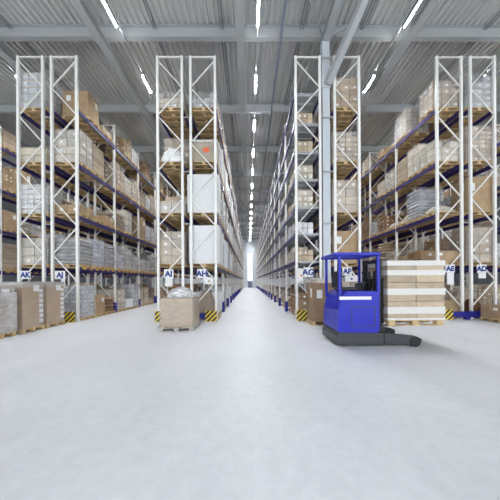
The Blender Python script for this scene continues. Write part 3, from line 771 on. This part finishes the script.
for y in (-.53, .53):
    b = MB(); b.prism([(.6,.08),(1.42,.06),(1.52,.12),(1.52,.2),(1.36,.26),(.6,.34)], y-.07, y+.07); tp(b, 'outrigger', M['dark'])
    b = MB(); b.cyl((1.36, y-.09, .13), (1.36, y+.09, .13), .13, 20); tp(b, 'load_wheel', M['black'])
b = MB(); b.cyl((-.3, -.12, .17), (-.3, .12, .17), .17, 24); tp(b, 'drive_wheel', M['black'])
# its pallet and load
px, py = 4.19, 6.42
detailed_pallet((px, py, .506), 0, 'raised wooden pallet on the forks of the blue truck', (1.15, 1.3, 1))
b = MB(); hz = 1.49; lx, ly = .72, .54
for k in range(3):
    for i in range(2):
        for j in range(2):
            b.bev(-lx+i*lx+.003, -lx+(i+1)*lx-.003, -ly+j*ly+.003, -ly+(j+1)*ly-.003, k*.47, k*.47+.466, .012)
o = build(b, 'banded_load', M['wcard'], (px, py, .651)); o.color = (.56,.44,.30,1)
tag(o, 'tan carton load with white bands carried by the blue truck', 'wrapped load')
for k, (z0, z1) in enumerate(((.0,.05), (.16,.33), (.63,.79), (1.12,1.25))):
    b = MB(); b.box(-lx-.006, lx+.006, -ly-.006, -ly-.001, z0, z1); b.box(-lx-.006, lx+.006, ly+.001, ly+.006, z0, z1)
    b.box(-lx-.006, -lx-.001, -ly-.001, ly+.001, z0, z1); b.box(lx+.001, lx+.006, -ly-.001, ly+.001, z0, z1)
    build(b, 'white_band', M['band'], parent=o)
b = MB(); b.bev(-lx-.012, lx+.012, -ly-.012, ly+.012, 1.36, 1.49, .01); build(b, 'top_cap', M['band'], parent=o)

for k_ in ('p', 'l'):                             # these two stand in front of their shelf's other loads
    for li in (0, 3): REG.setdefault(('AH', li, k_), []).append((D0+.5, None, ''))
for (rn, li, k_), lst in REG.items():             # count each shelf's loads from the front
    lst.sort(key=lambda t: t[0])
    for i, (y, o, pre) in enumerate(lst):
        if o: o['label'] = pre+where(rn, li, i)
# ------------------------------------------------------------------ light, camera
W = bpy.data.worlds.new('daylight'); S.world = W; W.use_nodes = True
bg = W.node_tree.nodes['Background']; bg.inputs[0].default_value = (.90,.95,1,1); bg.inputs[1].default_value = 1.5
cam = bpy.data.cameras.new('camera'); co = bpy.data.objects.new('camera', cam); C.objects.link(co)
cam.sensor_width = 36; cam.lens = 236.27/500*36; cam.shift_x = -.0005; cam.shift_y = .0629; cam.clip_end = 300
co.matrix_world = Matrix.Translation((0,0,1.639)) @ Matrix.Rotation(-math.radians(.37), 4, 'Z') @ Matrix.Rotation(math.pi/2, 4, 'X') @ Matrix.Rotation(-math.radians(.32), 4, 'Z')
S.camera = co
# past 300 of a kind: the 300 that show largest stay individual, the rest become one object of their kind
def thin_out(names, keep=296):
    from mathutils.bvhtree import BVHTree
    bpy.context.view_layer.update(); cnt = {}; V = []; F = []; ids = []
    for o in C.objects:
        if o.type != 'MESH' or 'kind' in o or o.parent: continue
        k = len(V); V += [o.matrix_world @ Vector(c) for c in o.bound_box]; ids.append(o.name)
        F += [tuple(k+i for i in q) for q in ((0,1,2,3),(4,5,6,7),(0,1,5,4),(1,2,6,5),(2,3,7,6),(3,0,4,7))]
    tree = BVHTree.FromPolygons(V, F); mw = co.matrix_world; r3 = mw.to_3x3(); f = 236.27
    for py in range(60, 340):
        for px in range(0, 500):
            h = tree.ray_cast(mw.translation, r3 @ Vector(((px+.5-250.9)/f, -(py+.5-281.45)/f, -1)))
            if h[2] is not None: q = ids[h[2]//6]; cnt[q] = cnt.get(q, 0)+1
    for nm in names:
        obs = [o for o in C.objects if o.parent is None and o.name.split('.')[0] == nm and o.type == 'MESH']
        em = [o for o in C.objects if o.parent is None and o.name.split('.')[0] == nm and o.type == 'EMPTY']
        obs.sort(key=lambda o: -cnt.get(o.name, 0)); rest = obs[keep-len(em):]
        print(nm, len(obs)+len(em), 'rest', len(rest), 'smallest kept', cnt.get(obs[min(len(obs), keep-len(em))-1].name, 0), 'rest visible', sum(1 for o in rest if cnt.get(o.name, 0)))
        if not rest: continue
        groups = {}; mats = []; V = []; F = []; MI = []
        for o in rest:
            k = len(V); V += [tuple(o.matrix_world @ v.co) for v in o.data.vertices]
            for p in o.data.polygons:
                F.append(tuple(k+i for i in p.vertices)); MI.append(p.material_index)
        me = bpy.data.meshes.new(nm); me.from_pydata(V, [], F)
        for m in rest[0].data.materials: me.materials.append(m)
        me.polygons.foreach_set('material_index', MI)
        for o in rest:
            for ch in list(o.children): bpy.data.objects.remove(ch)
            bpy.data.objects.remove(o)
        x = link(nm, me); x.color = (.5, .42, .33, 1)
        tag(x, {'pallet': 'remaining wooden pallets hardly seen deep in the racks', 'carton_stack': 'remaining carton stacks hardly seen deep in the racks'}[nm], nm.replace('_', ' '), kind='stuff')
thin_out(('pallet', 'carton_stack'))
vs = S.view_settings; vs.view_transform = 'Standard'; vs.look = 'None'; vs.gamma = 1; vs.use_curve_mapping = False; vs.exposure = .85
print('OBJECTS', len(S.objects), 'pallets', npal)

for o in C.objects:
    if len(str(o.get('label', '')).split()) > 16: print('LONG', o['label'])
